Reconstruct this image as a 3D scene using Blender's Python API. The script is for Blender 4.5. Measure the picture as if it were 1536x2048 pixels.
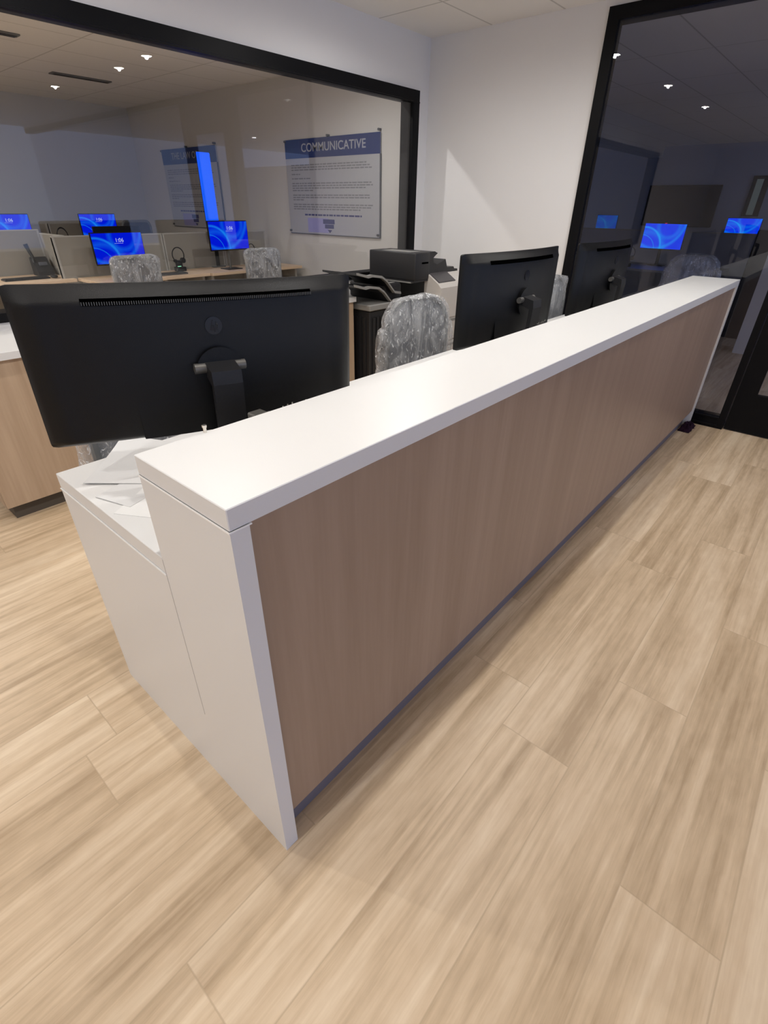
import bpy, bmesh, math, random
from mathutils import Vector, Matrix, noise
random.seed(7)
C = bpy.context.scene.collection
PI = math.pi
for o in list(bpy.data.objects): bpy.data.objects.remove(o)

# ------------------------------------------------------------------ camera
R = ((0.656523, 0.388608, -0.646499), (-0.754201, 0.352441, -0.554045), (0.012547, 0.851334, 0.524475))
cam = bpy.data.cameras.new('camera'); cam_o = bpy.data.objects.new('camera', cam); C.objects.link(cam_o)
m = Matrix(R).to_4x4(); m.translation = Vector((-0.33944, -0.61503, 1.47354)); cam_o.matrix_world = m
cam.sensor_fit = 'HORIZONTAL'; cam.sensor_width = 36.0; cam.lens = 996.43 * 36 / 1536; cam.clip_start = 0.05
bpy.context.scene.camera = cam_o
# ------------------------------------------------------------------ colour + world
vs = bpy.context.scene.view_settings
vs.view_transform = 'Standard'; vs.look = 'None'; vs.gamma = 1.0; vs.use_curve_mapping = False; vs.exposure = 0.0
w = bpy.data.worlds.new('evening'); bpy.context.scene.world = w; w.use_nodes = True
w.node_tree.nodes['Background'].inputs[0].default_value = (0.48, 0.62, 1.0, 1)   # dusk beyond the open front of the hall
w.node_tree.nodes['Background'].inputs[1].default_value = 1.4
# ------------------------------------------------------------------ lamps (positions of the recessed downlights, unseen fill lamps among them)
XW, YW, ZC = 4.217, 2.84, 2.684          # right wall plane, glazed wall plane, ceiling height
HALL = [(0.1, 0.11), (1.55, 0.12), (3.0, 0.30), (3.07, -0.43), (3.04, -2.1), (2.77, 1.81), (1.05, 1.81), (-0.72, 1.81),
        (-1.5, 0.14), (-3.2, 0.14), (-4.9, 0.14), (-3.2, -2.1), (-4.9, -2.1)]  # all but the first here: unseen fill lamps added behind the camera
HALL_W = [30, 44, 30, 22, 24, 34, 20, 28, 42, 44, 50, 8, 26]
LEFT = [(-0.6, 4.6), (-0.6, 6.6), (-2.2, 5.4), (3.3, 3.45), (1.7, 3.45)]
LEFT_W = [130, 130, 130, 38, 24]
DARK = [(7.9, -4.6), (12.0, -4.6)]  # unseen fill lamps added to lift the dark room
def spot(x, y, watt, z=ZC - 0.016, size=172, blend=0.7, col=(1.0, 0.985, 0.965)):
    l = bpy.data.lights.new('downlight_lamp', 'SPOT'); l.energy = watt; l.spot_size = math.radians(size)
    l.spot_blend = blend; l.color = col; l.shadow_soft_size = 0.014
    o = bpy.data.objects.new('downlight_lamp', l); o.location = (x, y, z); C.objects.link(o); return o

# ------------------------------------------------------------------ materials
def N(nt, t, **k):
    n = nt.nodes.new(t)
    for a, b in k.items(): setattr(n, a, b)
    return n
def mat(name, col, rough=0.5, metal=0.0, spec=0.5, bump=None, vary=None, emit=None):
    """plain principled surface; bump=(scale,strength), vary=(scale,amount) small value noise"""
    m = bpy.data.materials.new(name); m.use_nodes = True; nt = m.node_tree; b = nt.nodes['Principled BSDF']
    b.inputs['Base Color'].default_value = (*col, 1); b.inputs['Roughness'].default_value = rough
    b.inputs['Metallic'].default_value = metal; b.inputs['Specular IOR Level'].default_value = spec
    tc = N(nt, 'ShaderNodeTexCoord')
    if vary:
        no = N(nt, 'ShaderNodeTexNoise'); no.inputs['Scale'].default_value = vary[0]; no.inputs['Detail'].default_value = 4
        nt.links.new(tc.outputs['Object'], no.inputs['Vector'])
        mx = N(nt, 'ShaderNodeMix', data_type='RGBA')
        mx.inputs[6].default_value = (*[c * (1 - vary[1]) for c in col], 1); mx.inputs[7].default_value = (*[min(1, c * (1 + vary[1])) for c in col], 1)
        nt.links.new(no.outputs[0], mx.inputs[0]); nt.links.new(mx.outputs[2], b.inputs['Base Color'])
    if bump:
        no = N(nt, 'ShaderNodeTexNoise'); no.inputs['Scale'].default_value = bump[0]; no.inputs['Detail'].default_value = 3
        nt.links.new(tc.outputs['Object'], no.inputs['Vector'])
        bu = N(nt, 'ShaderNodeBump'); bu.inputs['Strength'].default_value = bump[1]; bu.inputs['Distance'].default_value = 0.002
        nt.links.new(no.outputs[0], bu.inputs['Height']); nt.links.new(bu.outputs[0], b.inputs['Normal'])
    if emit:
        b.inputs['Emission Color'].default_value = (*emit[0], 1); b.inputs['Emission Strength'].default_value = emit[1]
    return m
def wood_mat(name, c1, c2, axis='Z', scale=1.0, rough=0.42, stretch=14):
    """laminate with fine straight grain along one object axis"""
    m = bpy.data.materials.new(name); m.use_nodes = True; nt = m.node_tree; b = nt.nodes['Principled BSDF']
    tc = N(nt, 'ShaderNodeTexCoord'); mp = N(nt, 'ShaderNodeMapping')
    s = {'Z': (stretch, stretch, 0.7), 'X': (0.7, stretch, stretch), 'Y': (stretch, 0.7, stretch)}[axis]
    mp.inputs['Scale'].default_value = [v * scale for v in s]
    no = N(nt, 'ShaderNodeTexNoise'); no.inputs['Scale'].default_value = 1.0; no.inputs['Detail'].default_value = 6; no.inputs['Roughness'].default_value = 0.6
    n2 = N(nt, 'ShaderNodeTexNoise'); n2.inputs['Scale'].default_value = 6.0; n2.inputs['Detail'].default_value = 3
    nt.links.new(tc.outputs['Object'], mp.inputs[0]); nt.links.new(mp.outputs[0], no.inputs['Vector']); nt.links.new(mp.outputs[0], n2.inputs['Vector'])
    ad = N(nt, 'ShaderNodeMath', operation='MULTIPLY_ADD'); ad.inputs[1].default_value = 0.35
    nt.links.new(n2.outputs[0], ad.inputs[0]); nt.links.new(no.outputs[0], ad.inputs[2])
    mr = N(nt, 'ShaderNodeMapRange'); mr.inputs[1].default_value = 0.45; mr.inputs[2].default_value = 0.9
    nt.links.new(ad.outputs[0], mr.inputs[0])
    mx = N(nt, 'ShaderNodeMix', data_type='RGBA'); mx.inputs[6].default_value = (*c1, 1); mx.inputs[7].default_value = (*c2, 1)
    nt.links.new(mr.outputs[0], mx.inputs[0]); nt.links.new(mx.outputs[2], b.inputs['Base Color'])
    b.inputs['Roughness'].default_value = rough
    return m
def floor_mat():
    """vinyl planks 0.23 m wide running along X, random butt joints, streaky grain"""
    m = bpy.data.materials.new('plank_floor'); m.use_nodes = True; nt = m.node_tree; b = nt.nodes['Principled BSDF']; L = nt.links.new
    tc = N(nt, 'ShaderNodeTexCoord'); sp = N(nt, 'ShaderNodeSeparateXYZ'); L(tc.outputs['Object'], sp.inputs[0])
    def M(op, a, b_=None, c=None):
        n = N(nt, 'ShaderNodeMath', operation=op)
        for i, v in enumerate((a, b_, c)):
            if v is None: continue
            if isinstance(v, (int, float)): n.inputs[i].default_value = v
            else: L(v, n.inputs[i])
        return n.outputs[0]
    W, LEN = 0.23, 1.22
    ry = M('DIVIDE', M('ADD', sp.outputs[1], 0.01 + W * 40), W); row = M('FLOOR', ry)
    wn = N(nt, 'ShaderNodeTexWhiteNoise', noise_dimensions='1D'); L(M('ADD', row, 3.3), wn.inputs['W'])
    rx = M('ADD', M('DIVIDE', sp.outputs[0], LEN), M('MULTIPLY', wn.outputs['Value'], 7.0)); rx = M('ADD', rx, 20.0)
    col = M('FLOOR', rx)
    cb = N(nt, 'ShaderNodeCombineXYZ'); L(row, cb.inputs[0]); L(col, cb.inputs[1])
    w2 = N(nt, 'ShaderNodeTexWhiteNoise', noise_dimensions='2D'); L(cb.outputs[0], w2.inputs['Vector'])
    fy = M('FRACT', ry); fx = M('FRACT', rx)
    dy = M('MULTIPLY', M('MINIMUM', fy, M('SUBTRACT', 1.0, fy)), W); dx = M('MULTIPLY', M('MINIMUM', fx, M('SUBTRACT', 1.0, fx)), LEN)
    d = M('MINIMUM', dx, dy)
    seam = N(nt, 'ShaderNodeMapRange'); seam.inputs[1].default_value = 0.0008; seam.inputs[2].default_value = 0.0028; L(d, seam.inputs[0])
    # grain coordinates shifted per plank
    off = N(nt, 'ShaderNodeVectorMath', operation='SCALE'); L(w2.outputs['Color'], off.inputs[0]); off.inputs['Scale'].default_value = 37.0
    av = N(nt, 'ShaderNodeVectorMath', operation='ADD'); L(tc.outputs['Object'], av.inputs[0]); L(off.outputs[0], av.inputs[1])
    def streak(sx, sy, det, ro):
        mp = N(nt, 'ShaderNodeMapping'); mp.inputs['Scale'].default_value = (sx, sy, 1); L(av.outputs[0], mp.inputs[0])
        no = N(nt, 'ShaderNodeTexNoise'); no.inputs['Scale'].default_value = 1.0; no.inputs['Detail'].default_value = det; no.inputs['Roughness'].default_value = ro
        no.inputs['Distortion'].default_value = 0.3
        L(mp.outputs[0], no.inputs['Vector']); return no.outputs[0]
    g1 = streak(1.1, 17, 5, 0.55); g2 = streak(3.2, 70, 4, 0.6); g3 = streak(14, 34, 3, 0.5)
    v = M('ADD', M('MULTIPLY', g1, 0.60), M('ADD', M('MULTIPLY', g2, 0.27), M('MULTIPLY', g3, 0.13)))
    v = M('ADD', v, M('MULTIPLY', M('SUBTRACT', w2.outputs['Value'], 0.5), 0.08))
    cr = N(nt, 'ShaderNodeValToRGB'); cr.color_ramp.elements[0].position = 0.36; cr.color_ramp.elements[1].position = 0.66
    cr.color_ramp.elements[0].color = (0.455, 0.33, 0.205, 1); cr.color_ramp.elements[1].color = (0.80, 0.65, 0.47, 1)
    e = cr.color_ramp.elements.new(0.51); e.color = (0.655, 0.50, 0.335, 1)
    L(v, cr.inputs[0])
    mx = N(nt, 'ShaderNodeMix', data_type='RGBA'); mx.inputs[6].default_value = (0.50, 0.375, 0.245, 1)
    sm = M('ADD', M('MULTIPLY', seam.outputs[0], 0.65), 0.35)
    L(sm, mx.inputs[0]); L(cr.outputs[0], mx.inputs[7]); L(mx.outputs[2], b.inputs['Base Color'])
    b.inputs['Roughness'].default_value = 0.42; b.inputs['Specular IOR Level'].default_value = 0.35
    bu = N(nt, 'ShaderNodeBump'); bu.inputs['Strength'].default_value = 0.25; bu.inputs['Distance'].default_value = 0.0008
    L(M('ADD', seam.outputs[0], M('MULTIPLY', g2, 0.25)), bu.inputs['Height']); L(bu.outputs[0], b.inputs['Normal'])
    return m
def ceiling_mat():
    m = bpy.data.materials.new('ceiling_tile'); m.use_nodes = True; nt = m.node_tree; b = nt.nodes['Principled BSDF']; L = nt.links.new
    tc = N(nt, 'ShaderNodeTexCoord'); sp = N(nt, 'ShaderNodeSeparateXYZ'); L(tc.outputs['Object'], sp.inputs[0])
    def M(op, a, b_=None):
        n = N(nt, 'ShaderNodeMath', operation=op)
        for i, v in enumerate((a, b_)):
            if v is None: continue
            if isinstance(v, (int, float)): n.inputs[i].default_value = v
            else: L(v, n.inputs[i])
        return n.outputs[0]
    fy = M('FRACT', M('DIVIDE', M('ADD', sp.outputs[1], 40.0 - 0.25), 0.6)); fx = M('FRACT', M('DIVIDE', M('ADD', sp.outputs[0], 40.0 - 0.35), 1.2))
    dy = M('MULTIPLY', M('MINIMUM', fy, M('SUBTRACT', 1.0, fy)), 0.6); dx = M('MULTIPLY', M('MINIMUM', fx, M('SUBTRACT', 1.0, fx)), 1.2)
    mr = N(nt, 'ShaderNodeMapRange'); mr.inputs[1].default_value = 0.004; mr.inputs[2].default_value = 0.010; L(M('MINIMUM', dx, dy), mr.inputs[0])
    mx = N(nt, 'ShaderNodeMix', data_type='RGBA'); mx.inputs[6].default_value = (0.60, 0.575, 0.54, 1); mx.inputs[7].default_value = (0.88, 0.85, 0.81, 1)
    L(mr.outputs[0], mx.inputs[0]); L(mx.outputs[2], b.inputs['Base Color']); b.inputs['Roughness'].default_value = 0.9
    return m
def glass_mat(name, tint, gloss=(1, 1, 1)):
    m = bpy.data.materials.new(name); m.use_nodes = True; nt = m.node_tree; nt.nodes.clear(); L = nt.links.new
    o = N(nt, 'ShaderNodeOutputMaterial'); mx = N(nt, 'ShaderNodeMixShader'); t = N(nt, 'ShaderNodeBsdfTransparent'); g = N(nt, 'ShaderNodeBsdfGlossy')
    t.inputs[0].default_value = (*tint, 1); g.inputs['Roughness'].default_value = 0.0; g.inputs['Color'].default_value = (*gloss, 1)
    f = N(nt, 'ShaderNodeFresnel'); f.inputs[0].default_value = 1.45
    # same fresnel for both sides of the pane
    ge = N(nt, 'ShaderNodeNewGeometry'); mi = N(nt, 'ShaderNodeMath', operation='MULTIPLY_ADD'); mi.inputs[1].default_value = 1 / 1.45 - 1.45; mi.inputs[2].default_value = 1.45
    L(ge.outputs['Backfacing'], mi.inputs[0])
    L(mi.outputs[0], f.inputs[0])
    L(f.outputs[0], mx.inputs[0]); L(t.outputs[0], mx.inputs[1]); L(g.outputs[0], mx.inputs[2]); L(mx.outputs[0], o.inputs[0])
    return m
def film_mat():
    """thin crumpled clear plastic film"""
    m = bpy.data.materials.new('plastic_film'); m.use_nodes = True; nt = m.node_tree; nt.nodes.clear(); L = nt.links.new
    o = N(nt, 'ShaderNodeOutputMaterial'); t = N(nt, 'ShaderNodeBsdfTransparent'); g = N(nt, 'ShaderNodeBsdfGlossy'); d = N(nt, 'ShaderNodeBsdfDiffuse')
    t.inputs[0].default_value = (0.95, 0.95, 0.96, 1); g.inputs['Roughness'].default_value = 0.11; g.inputs['Color'].default_value = (1, 1, 1, 1); d.inputs[0].default_value = (0.85, 0.87, 0.9, 1)
    tc = N(nt, 'ShaderNodeTexCoord'); no = N(nt, 'ShaderNodeTexNoise'); no.inputs['Scale'].default_value = 13; no.inputs['Detail'].default_value = 5; no.inputs['Distortion'].default_value = 1.6
    vo = N(nt, 'ShaderNodeTexVoronoi', feature='DISTANCE_TO_EDGE'); vo.inputs['Scale'].default_value = 17
    mp = N(nt, 'ShaderNodeMapping'); mp.inputs['Scale'].default_value = (1.0, 1.0, 0.45); L(tc.outputs['Object'], mp.inputs[0])
    L(mp.outputs[0], no.inputs['Vector'])
    dv = N(nt, 'ShaderNodeMix', data_type='RGBA'); dv.inputs[0].default_value = 0.25; L(mp.outputs[0], dv.inputs[6]); L(no.outputs['Color'], dv.inputs[7]); L(dv.outputs[2], vo.inputs['Vector'])
    ad = N(nt, 'ShaderNodeMath', operation='MULTIPLY_ADD'); ad.inputs[1].default_value = 0.8; L(vo.outputs[0], ad.inputs[0]); L(no.outputs[0], ad.inputs[2])
    bu = N(nt, 'ShaderNodeBump'); bu.inputs['Strength'].default_value = 1.0; bu.inputs['Distance'].default_value = 0.012; L(ad.outputs[0], bu.inputs['Height'])
    L(bu.outputs[0], g.inputs['Normal'])
    m1 = N(nt, 'ShaderNodeMixShader'); m2 = N(nt, 'ShaderNodeMixShader')
    mr = N(nt, 'ShaderNodeMapRange'); mr.inputs[1].default_value = 0.42; mr.inputs[2].default_value = 0.66; mr.inputs[3].default_value = 0.08; mr.inputs[4].default_value = 0.42; L(no.outputs[0], mr.inputs[0])
    sp = N(nt, 'ShaderNodeTexNoise'); sp.inputs['Scale'].default_value = 46; sp.inputs['Detail'].default_value = 4; sp.inputs['Distortion'].default_value = 2.2; L(mp.outputs[0], sp.inputs['Vector'])
    sr = N(nt, 'ShaderNodeMapRange'); sr.inputs[1].default_value = 0.58; sr.inputs[2].default_value = 0.66; sr.inputs[3].default_value = 0.0; sr.inputs[4].default_value = 0.9; L(sp.outputs[0], sr.inputs[0])  # white speckles: the film's sparkle painted in as diffuse colour
    sa = N(nt, 'ShaderNodeMath', operation='MAXIMUM'); L(mr.outputs[0], sa.inputs[0]); L(sr.outputs[0], sa.inputs[1]); mr = sa
    L(mr.outputs[0], m1.inputs[0]); L(t.outputs[0], m1.inputs[1]); L(d.outputs[0], m1.inputs[2])
    m2.inputs[0].default_value = 0.16; L(m1.outputs[0], m2.inputs[1]); L(g.outputs[0], m2.inputs[2]); L(m2.outputs[0], o.inputs[0])
    return m
def screen_mat(name, strength, c1=(0.0, 0.010, 0.80), c2=(0.01, 0.24, 1.0)):
    """blue wallpaper with sweeping light ribbons, generated coordinates x 0..1, z 0..1"""
    m = bpy.data.materials.new(name); m.use_nodes = True; nt = m.node_tree; nt.nodes.clear(); L = nt.links.new
    o = N(nt, 'ShaderNodeOutputMaterial'); e = N(nt, 'ShaderNodeEmission'); e.inputs[1].default_value = strength
    tc = N(nt, 'ShaderNodeTexCoord'); sp = N(nt, 'ShaderNodeSeparateXYZ'); L(tc.outputs['Generated'], sp.inputs[0])
    def M(op, a, b_=None):
        n = N(nt, 'ShaderNodeMath', operation=op)
        for i, v in enumerate((a, b_)):
            if v is None: continue
            if isinstance(v, (int, float)): n.inputs[i].default_value = v
            else: L(v, n.inputs[i])
        return n.outputs[0]
    X = M('MULTIPLY', sp.outputs[0], 1.75); Z = sp.outputs[2]
    def ring(cx, cz, r, w, amp, sx=1.0):
        dx = M('MULTIPLY', M('SUBTRACT', X, cx), sx); dz = M('SUBTRACT', Z, cz)
        d = M('SQRT', M('ADD', M('MULTIPLY', dx, dx), M('MULTIPLY', dz, dz)))
        a = M('DIVIDE', M('ABSOLUTE', M('SUBTRACT', d, r)), w)
        return M('MULTIPLY', M('MAXIMUM', M('SUBTRACT', 1.0, a), 0.0), amp)
    s = ring(0.05, 0.05, 0.80, 0.06, 0.9); s = M('ADD', s, ring(-0.05, -0.12, 0.66, 0.025, 0.8)); s = M('ADD', s, ring(0.25, -0.1, 0.75, 0.16, 0.35))
    s = M('ADD', s, ring(0.55, 1.25, 1.25, 0.10, 0.55, 1.05)); s = M('ADD', s, ring(1.05, 0.9, 0.45, 0.12, 0.35)); s = M('MINIMUM', s, 1.0)
    cr = N(nt, 'ShaderNodeValToRGB'); cr.color_ramp.elements[0].color = (*c1, 1); cr.color_ramp.elements[1].color = (*c2, 1)
    L(s, cr.inputs[0]); L(cr.outputs[0], e.inputs[0]); L(e.outputs[0], o.inputs[0])
    return m
def mesh_fabric(name, col):
    m = mat(name, col, 0.75, bump=(260, 0.5)); return m

M_ = dict(
    wall=mat('wall_paint', (0.80, 0.785, 0.775), 0.85, bump=(220, 0.15), vary=(1.2, 0.02)),
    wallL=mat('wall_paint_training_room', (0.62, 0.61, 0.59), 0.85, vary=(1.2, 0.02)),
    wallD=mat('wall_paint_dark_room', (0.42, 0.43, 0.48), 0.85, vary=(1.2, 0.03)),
    base=mat('baseboard', (0.05, 0.05, 0.055), 0.5),
    black_frame=mat('black_aluminium', (0.005, 0.005, 0.006), 0.45, 0.0, 0.12, vary=(30, 0.1)),
    white=mat('white_laminate', (0.74, 0.74, 0.735), 0.36, bump=(500, 0.06), vary=(3, 0.01)),
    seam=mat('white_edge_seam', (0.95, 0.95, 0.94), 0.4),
    dseam=mat('dark_joint', (0.55, 0.52, 0.49), 0.6),
    wood=wood_mat('oak_laminate', (0.40, 0.285, 0.19), (0.52, 0.385, 0.27), 'Z', 1.0, 0.38),
    woodf=wood_mat('ash_laminate_front', (0.305, 0.210, 0.148), (0.375, 0.268, 0.195), 'Z', 1.0, 0.40),
    desk=wood_mat('desk_laminate', (0.60, 0.43, 0.28), (0.74, 0.56, 0.39), 'X', 1.0, 0.45),
    kick=mat('grey_kick', (0.17, 0.16, 0.19), 0.5), kickd=mat('dark_kick', (0.085, 0.07, 0.055), 0.6),
    monitor=mat('black_plastic', (0.0035, 0.0035, 0.004), 0.38, 0.0, 0.27, bump=(900, 0.25)),
    monitor2=mat('black_plastic_stand', (0.014, 0.014, 0.016), 0.42, 0.0, 0.3, bump=(900, 0.2)),
    slot=mat('vent_dark', (0.0006, 0.0006, 0.0006), 0.9, 0.0, 0.0), rib=mat('vent_rib', (0.06, 0.06, 0.06), 0.5),
    emblem=mat('gloss_emblem', (0.004, 0.004, 0.005), 0.16, spec=0.5), chrome=mat('chrome', (0.75, 0.72, 0.66), 0.2, 1.0),
    steel=mat('hinge_grey', (0.14, 0.135, 0.125), 0.4, 0.5), offscreen=mat('screen_off', (0.004, 0.004, 0.005), 0.12),
    chair=mesh_fabric('grey_mesh', (0.36, 0.385, 0.43)), chairf=mat('grey_chair_frame', (0.16, 0.17, 0.18), 0.45), seatf=mesh_fabric('grey_seat_fabric', (0.20, 0.21, 0.23)),
    chairL=mat('grey_mesh_training', (0.13, 0.135, 0.15), 0.75, bump=(260, 0.5)), chairLf=mat('grey_frame_training', (0.20, 0.21, 0.215), 0.45),
    film=film_mat(), panel=mat('grey_partition_fabric', (0.295, 0.275, 0.24), 0.85, bump=(300, 0.3), vary=(2, 0.03)), panelcap=mat('partition_trim', (0.42, 0.41, 0.38), 0.5),
    printer=mat('copier_black', (0.017, 0.017, 0.019), 0.45, bump=(700, 0.2)), printer_w=mat('copier_white', (0.62, 0.585, 0.55), 0.5, vary=(4, 0.02)),
    printer_g=mat('copier_grey', (0.25, 0.245, 0.235), 0.5), cavity=mat('copier_cavity', (0.006, 0.006, 0.006), 0.7), pscreen=mat('copier_screen', (0.06, 0.056, 0.06), 0.3),
    paper=mat('paper', (0.80, 0.80, 0.79), 0.7), paper2=mat('grey_paper', (0.68, 0.68, 0.68), 0.7),
    navy=mat('poster_navy', (0.012, 0.035, 0.16), 0.4), navy2=mat('poster_blue', (0.005, 0.035, 0.17), 0.4), acrylic=mat('poster_board', (0.42, 0.43, 0.46), 0.30), ptext=mat('poster_text_grey', (0.22, 0.23, 0.25), 0.6),
    plet=mat('poster_letter_white', (0.40, 0.42, 0.48), 0.6), pblue=mat('poster_text_blue', (0.06, 0.07, 0.20), 0.5), pwash=mat('poster_lilac', (0.33, 0.33, 0.62), 0.4), pedge=mat('poster_edge', (0.10, 0.11, 0.13), 0.3),
    cloth=mat('plum_cloth', (0.035, 0.008, 0.030), 0.9, bump=(60, 0.6)), phone=mat('phone_black', (0.006, 0.007, 0.01), 0.4), lcd=mat('phone_display', (0.10, 0.11, 0.14), 0.3),
    screen=screen_mat('screen_on', 1.0), screenD=screen_mat('screen_on_dim', 1.15, (0.0, 0.045, 0.90), (0.0, 0.36, 1.0)), screenF=screen_mat('screen_on_faint', 0.38, (0.0, 0.12, 0.85), (0.0, 0.40, 1.0)),
    digits=mat('screen_digits', (0.1, 0.1, 0.1), 0.5, emit=((0.45, 0.55, 1.0), 0.9)), blue_reflection=mat('blue_reflection', (0, 0.05, 0.4), 0.4, emit=((0.0, 0.105, 1.0), 1.0)),
    led_g=mat('green_led', (0.1, 0.6, 0.3), 0.4, emit=((0.4, 1.0, 0.6), 1.0)), led_r=mat('red_led', (0.6, 0, 0.1), 0.4, emit=((1.0, 0.02, 0.12), 0.9)),
    trim_w=mat('white_trim', (0.75, 0.74, 0.72), 0.5), bulb=mat('downlight_lens', (1, 1, 1), 0.5, emit=((1.0, 0.93, 0.82), 120.0)),
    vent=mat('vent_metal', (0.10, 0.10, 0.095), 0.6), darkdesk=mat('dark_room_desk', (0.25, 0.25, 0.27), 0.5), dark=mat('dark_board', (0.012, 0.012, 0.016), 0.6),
    floor=floor_mat(), ceiling=ceiling_mat(),
    glass=glass_mat('clear_glass', (0.90, 0.91, 0.92)), glassD=glass_mat('smoke_glass', (0.80, 0.81, 0.86)),
)

# ------------------------------------------------------------------ mesh helpers
class MB:
    def __init__(s): s.bm = bmesh.new()
    def box(s, x0, x1, y0, y1, z0, z1, bev=0.0, seg=1, rot=None):
        r = bmesh.ops.create_cube(s.bm, size=1.0); vs_ = r['verts']
        c = Vector(((x0 + x1) / 2, (y0 + y1) / 2, (z0 + z1) / 2))
        bmesh.ops.scale(s.bm, vec=(abs(x1 - x0), abs(y1 - y0), abs(z1 - z0)), verts=vs_)
        if bev:
            es = list({e for v in vs_ for e in v.link_edges}); rr = bmesh.ops.bevel(s.bm, geom=es, offset=bev, segments=seg, affect='EDGES', profile=0.5)
            vs_ = list({v for f in rr['faces'] for v in f.verts} | {v for v in vs_ if v.is_valid})
        if rot is not None: bmesh.ops.transform(s.bm, matrix=rot, verts=vs_)
        bmesh.ops.translate(s.bm, vec=c, verts=vs_); return s
    def prism(s, pts, a0, a1, axis='y'):
        """polygon pts extruded along axis: 'y' pts=(x,z); 'x' pts=(y,z); 'z' pts=(x,y)"""
        def P(p, a): return {'y': (p[0], a, p[1]), 'x': (a, p[0], p[1]), 'z': (p[0], p[1], a)}[axis]
        v0 = [s.bm.verts.new(P(p, a0)) for p in pts]; v1 = [s.bm.verts.new(P(p, a1)) for p in pts]
        s.bm.faces.new(v0); s.bm.faces.new(list(reversed(v1))); n = len(pts)
        for i in range(n): s.bm.faces.new((v0[i], v1[i], v1[(i + 1) % n], v0[(i + 1) % n]))
        return s
    def cyl(s, p, r, h, axis='z', seg=20, r2=None):
        mt = {'z': Matrix(), 'x': Matrix.Rotation(PI / 2, 4, 'Y'), 'y': Matrix.Rotation(-PI / 2, 4, 'X')}[axis]
        bmesh.ops.create_cone(s.bm, cap_ends=True, segments=seg, radius1=r, radius2=r if r2 is None else r2, depth=h, matrix=Matrix.Translation(p) @ mt); return s
    def tube(s, pts, r, seg=8, closed=False):
        pts = [Vector(p) for p in pts]; n = len(pts); rings = []; up = Vector((0.13, 0.2, 1)).normalized()
        for i, p in enumerate(pts):
            a = pts[(i - 1) % n] if (closed or i > 0) else p; b = pts[(i + 1) % n] if (closed or i < n - 1) else p
            t = (b - a).normalized(); u = t.cross(up)
            if u.length < 1e-3: u = t.cross(Vector((1, 0, 0)))
            u.normalize(); v = t.cross(u)
            rr = r[i] if isinstance(r, (list, tuple)) else r
            rings.append([s.bm.verts.new(p + rr * (math.cos(k * 2 * PI / seg) * u + math.sin(k * 2 * PI / seg) * v)) for k in range(seg)])
        for i in range(n if closed else n - 1):
            A, B = rings[i], rings[(i + 1) % n]
            for k in range(seg): s.bm.faces.new((A[k], A[(k + 1) % seg], B[(k + 1) % seg], B[k]))
        if not closed: s.bm.faces.new(list(reversed(rings[0]))); s.bm.faces.new(rings[-1])
        return s
    def grid(s, rows, close=False):
        """rows of points -> quad surface"""
        V = [[s.bm.verts.new(p) for p in r] for r in rows]
        for i in range(len(V) - 1):
            n = len(V[i])
            for k in range(n if close else n - 1): s.bm.faces.new((V[i][k], V[i][(k + 1) % n], V[i + 1][(k + 1) % n], V[i + 1][k]))
        return V
    def build(s, name, m, parent=None, loc=None, rot=None, smooth=False, angle=35):
        bmesh.ops.recalc_face_normals(s.bm, faces=s.bm.faces)
        me = bpy.data.meshes.new(name); s.bm.to_mesh(me); s.bm.free()
        me.materials.append(M_[m] if isinstance(m, str) else m)
        if smooth:
            for p in me.polygons: p.use_smooth = True
            try: me.set_sharp_from_angle(angle=math.radians(angle))
            except Exception: pass
        o = bpy.data.objects.new(name, me); C.objects.link(o)
        if parent: o.parent = parent
        if loc: o.location = loc
        if rot: o.rotation_euler = rot
        return o
def box(name, m, b, parent=None, bev=0.0, seg=1, **k): return MB().box(*b, bev=bev, seg=seg).build(name, m, parent, **k)
def text_mesh(name, s, size, m, parent, matrix, ext=0.0008, bold=0.0, sx=1.0):
    cu = bpy.data.curves.new('t', 'FONT'); cu.body = s; cu.size = size; cu.extrude = ext; cu.offset = bold; cu.align_x = 'LEFT'; cu.space_character = 1.02
    t = bpy.data.objects.new('t', cu); C.objects.link(t); dg = bpy.context.evaluated_depsgraph_get(); dg.update()
    me = bpy.data.meshes.new_from_object(t.evaluated_get(dg)); bpy.data.objects.remove(t); bpy.data.curves.remove(cu)
    me.transform(matrix @ Matrix.Diagonal((sx, 1, 1, 1))); me.materials.clear(); me.materials.append(M_[m])
    o = bpy.data.objects.new(name, me); C.objects.link(o); o.parent = parent; return o
def thing(name, label, cat, loc=(0, 0, 0), rotz=0.0, group=None):
    o = bpy.data.objects.new(name, None); o.empty_display_size = 0.1; C.objects.link(o); o.location = loc; o.rotation_euler = (0, 0, rotz)
    o['label'] = label; o['category'] = cat
    if group: o['group'] = group
    return o
def tag(o, label, cat, group=None):
    o['label'] = label; o['category'] = cat
    if group: o['group'] = group
    return o
def struct(name, m, b, parent=None, bev=0.0):
    o = box(name, m, b, parent, bev)
    if not parent: o['kind'] = 'structure'
    return o
def dup(root, loc, rotz=None, label=None, group=None):
    r = root.copy(); C.objects.link(r); r.location = loc
    if rotz is not None: r.rotation_euler = (0, 0, rotz)
    if label: r['label'] = label
    if group: r['group'] = group
    for ch in list(root.children):
        c = ch.copy(); C.objects.link(c); c.parent = r
        for g in list(ch.children):
            d = g.copy(); C.objects.link(d); d.parent = c
    return r

# ================================================================== SETTING
XP, YB = 4.40, 8.75                       # training-room end wall, training-room back wall
struct('floor', 'floor', (-7, 17.5, -7, YB + 0.1, -0.12, 0.0))
struct('ceiling', 'ceiling', (-7, 17.5, -7, YB + 0.1, ZC, ZC + 0.1))
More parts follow.
